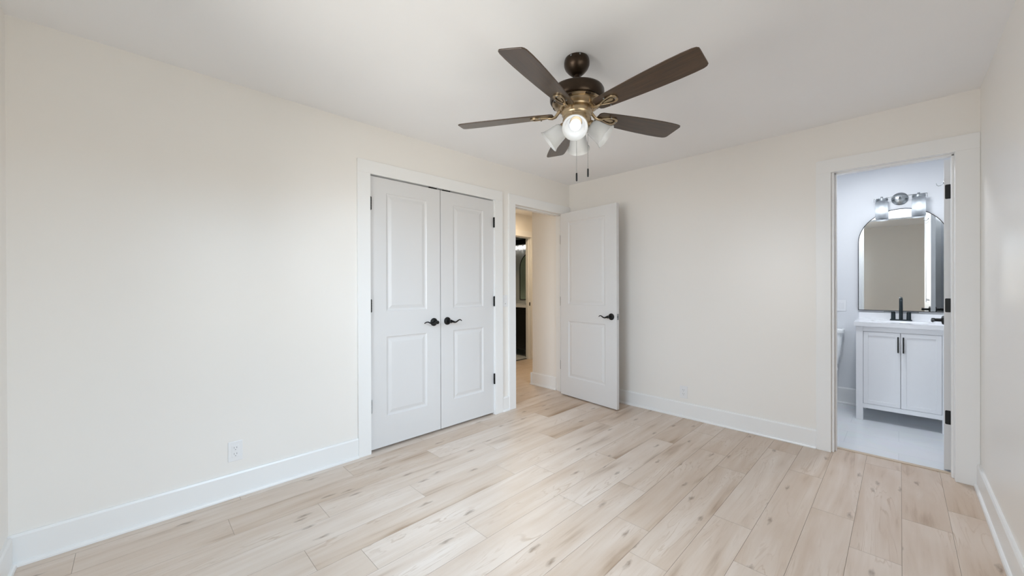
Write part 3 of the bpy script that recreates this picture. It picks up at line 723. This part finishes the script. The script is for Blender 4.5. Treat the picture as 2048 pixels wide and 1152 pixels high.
faucet(2.713, 1.478, .882, 'dark gunmetal two-handle faucet on the white vanity top', M_faucet)

def arch(xc, hw, zb, zs, ins=0, n=28):
    o = [(xc-hw+ins, zb+ins), (xc+hw-ins, zb+ins)]
    for k in range(n+1):
        t = PI*k/n; o.append((xc+(hw-ins)*math.cos(t), zs+(hw-ins)*math.sin(t)))
    return o
def arched_mirror(x, y, hw, zb, zs, label, fw=.006):
    r = empty('arched_mirror', (x, y, zb)); tag(r, label, 'mirror')
    T = Matrix.Translation((0, 0, -zb)) @ Matrix(((1, 0, 0, 0), (0, 0, -1, 0), (0, 1, 0, 0), (0, 0, 0, 1)))
    MB().ringprism(arch(0, hw, zb, zs), arch(0, hw, zb, zs, fw), .001, .022, T).build('mirror_frame', M_black, r, .0008)
    MB().prism(arch(0, hw, zb, zs, fw), .004, .016, T).build('mirror_glass', M_mirror, r)
    return r
arched_mirror(2.7115, 1.579, .300, .966, 1.640, 'thin black framed arched mirror above the white vanity', .005)

def vanity_light(x, y, zc, label):
    r = empty('vanity_light', (x, y, zc)); tag(r, label, 'wall lamp')
    T = Matrix(((1, 0, 0, 0), (0, 0, -1, 0), (0, 1, 0, 0), (0, 0, 0, 1)))
    MB().lathe([(0, 0), (.058, 0), (.058, .006), (.052, .012), (.030, .018), (.012, .020), (.010, .024), (0, .024)], T, 36).build('back_plate', M_nickel, r, 0, True)
    b = MB(); b.cyl((0, -.02, 0), (0, -.085, .012), .006, 14)
    b.tube([(-.175, -.085, .012), (.175, -.085, .012)], .0032, 10, up=(0, 1, 0))
    for s in (-1, 1):
        b.tube([(s*.175, -.085, .012), (s*.175, -.085, -.022)], .0015, 8); b.lathe([(0, .008), (.007, .006), (.009, 0), (.007, -.006), (0, -.008)], Matrix.Translation((s*.122, -.085, .020)), 16)
    b.build('arm_bar', M_nickel, r, 0, True)
    for s in (-1, 1):
        X = Matrix.Translation((s*.122, -.085, 0))
        cp = MB().lathe([(0, .006), (.040, .006), (.044, .002), (.044, -.016), (.040, -.018), (0, -.018)], X, 30).build('socket_cap', M_nickel, r, 0, True)
        g = MB().lathe([(.040, -.018), (.0445, -.024), (.0445, -.184), (.0425, -.186), (.0425, -.024), (.039, -.020), (.040, -.018)], X, 36).build('glass_shade', M_jar, r, 0, True)
        MB().lathe([(0, -.016), (.015, -.016), (.015, -.060), (0, -.060)], X, 18).build('bulb_holder', M_nickel, g, 0, True)
        prof = [(0, -.060), (.013, -.062), (.016, -.078)]+[(.030*math.cos(math.radians(t)), -.112+.030*math.sin(math.radians(t))) for t in (35, 15, -5, -25, -45, -65)]+[(0, -.142)]
        MB().lathe(prof, X, 18).build('bulb', M_bulb_bath, g, 0, True)
    return r
vanity_light(2.706, 1.58, 2.034, 'brushed nickel two-lamp vanity light above the arched mirror')

def toilet(x, y, label):
    r = empty('toilet', (x, y, 0)); tag(r, label, 'toilet')
    def rr(hw, y0, y1, rad, n=6):
        o = []
        for cx, cy, t0 in ((hw-rad, y1-rad, 0), (-hw+rad, y1-rad, 90), (-hw+rad, y0+rad, 180), (hw-rad, y0+rad, 270)):
            for q in range(n+1):
                t = math.radians(t0+q*90/n); o.append((cx+rad*math.cos(t), cy+rad*math.sin(t)))
        return o
    def loft(secs, name, m, cap=True):
        bm = bmesh.new(); rs = [[bm.verts.new((a, c, zz)) for a, c in o] for o, zz in secs]; n = len(rs[0])
        for A, B in zip(rs, rs[1:]):
            for k in range(n): bm.faces.new([A[k], A[(k+1) % n], B[(k+1) % n], B[k]])
        bm.faces.new(rs[0][::-1]); bm.faces.new(rs[-1]); mb = MB(); mb.bm.free(); mb.bm = bm; return mb.build(name, m, r, 0, True)
    loft([(rr(.155, -.170, -.022, .03), .405), (rr(.165, -.178, -.018, .03), .43), (rr(.180, -.184, -.015, .03), .52), (rr(.190, -.188, -.015, .03), .62), (rr(.196, -.192, -.015, .03), .738)], 'tank', M_porc)
    loft([(rr(.206, -.204, -.010, .03), .7385), (rr(.208, -.206, -.010, .03), .752), (rr(.206, -.204, -.012, .03), .768), (rr(.190, -.190, -.02, .03), .776)], 'tank_lid', M_porc)
    def ell(hw, y0, y1, n=28): return [(hw*math.cos(2*PI*k/n), (y0+y1)/2+(y1-y0)/2*math.sin(2*PI*k/n)) for k in range(n)]
    loft([(ell(.115, -.60, -.06), .002), (ell(.110, -.58, -.07), .08), (ell(.115, -.60, -.08), .20), (ell(.150, -.66, -.12), .30), (ell(.175, -.69, -.15), .37), (ell(.180, -.70, -.16), .404)], 'bowl', M_porc)
    loft([(ell(.186, -.705, -.19), .405), (ell(.188, -.708, -.19), .415), (ell(.186, -.705, -.19), .425), (ell(.17, -.69, -.20), .43)], 'seat', M_plate)
    b = MB(); b.box((-.205, -.212, .66), (-.13, -.200, .672)); b.build('flush_lever', M_nickel, r, .002)
    return r
toilet(2.105, 1.578, 'white toilet beside the vanity, only its tank corner in view')

# ------------------------------------------------------------------ hall bathroom furniture
vanity('bathroom_vanity', (-2.52, 1.205, 0), .72, .50, .850, 'black bathroom vanity seen through the hall doorway', M_blackcab, M_brass)
countertop('vanity_countertop', -2.535, -1.785, 1.19, 1.718, .8505, .895, 0, 'white countertop on the black vanity in the hall bathroom')
arched_mirror(-2.16, 1.719, .302, .965, 1.560, 'black framed arched mirror above the black vanity in the hall bathroom', .010)
r = empty('vanity_light', (-2.40, 1.72, 2.06)); tag(r, 'black bar vanity light with glass lamps in the hall bathroom', 'wall lamp')
MB().box((-.22, -.075, -.045), (.28, 0, .055)).build('back_plate', M_black, r, .003)
for k, dx in enumerate((-.15, -.01, .13)):
    X = Matrix.Translation((dx, -.05, 0))
    g = MB().lathe([(.030, -.055), (.042, -.060), (.046, -.15), (.044, -.151), (.040, -.062), (.030, -.057), (.030, -.055)], X, 24).build('glass_shade', M_jar, r, 0, True)
    MB().lathe([(0, -.045), (.026, -.045), (.026, -.062), (0, -.062)], X, 20).build('bulb_holder', M_brass, g, 0, True)
    MB().lathe([(0, -.062), (.014, -.068), (.024, -.090), (.024, -.105), (.014, -.122), (0, -.127)], X, 16).build('bulb', M_bulb_hb, g, 0, True)

# hall ceiling lamp (outside the picture): warm light on the hall floor
r = empty('unseen_ceiling_light', (-1.05, .35, H)); tag(r, 'round flush ceiling light in the hall', 'ceiling light')
MB().lathe([(0, 0), (.12, 0), (.12, -.02), (.10, -.02), (0, -.02)], None, 36).build('lamp_rim', M_plate, r, 0, True)
l = bpy.data.lights.new('hall_lamp_light', 'AREA'); l.shape = 'DISK'; l.size = .18; l.energy = HALL_W; l.color = (1.0, .78, .52)
lo = bpy.data.objects.new('hall_lamp_light', l); COL.objects.link(lo); lo.location = (0, 0, -.026); lo.parent = r

# unseen bathroom ceiling lamp, added to brighten the bathroom
r = empty('unseen_ceiling_light', (2.52, .64, H)); tag(r, 'added unseen ceiling light that brightens the en-suite bathroom', 'ceiling light')
MB().lathe([(0, 0), (.14, 0), (.14, -.02), (.12, -.02), (0, -.02)], None, 36).build('lamp_rim', M_plate, r, 0, True)
l = bpy.data.lights.new('bathroom_fill_light', 'AREA'); l.shape = 'DISK'; l.size = .24; l.energy = BATH_W; l.color = (.90, .94, 1.0)
lo = bpy.data.objects.new('bathroom_fill_light', l); COL.objects.link(lo); lo.location = (0, 0, -.026); lo.parent = r
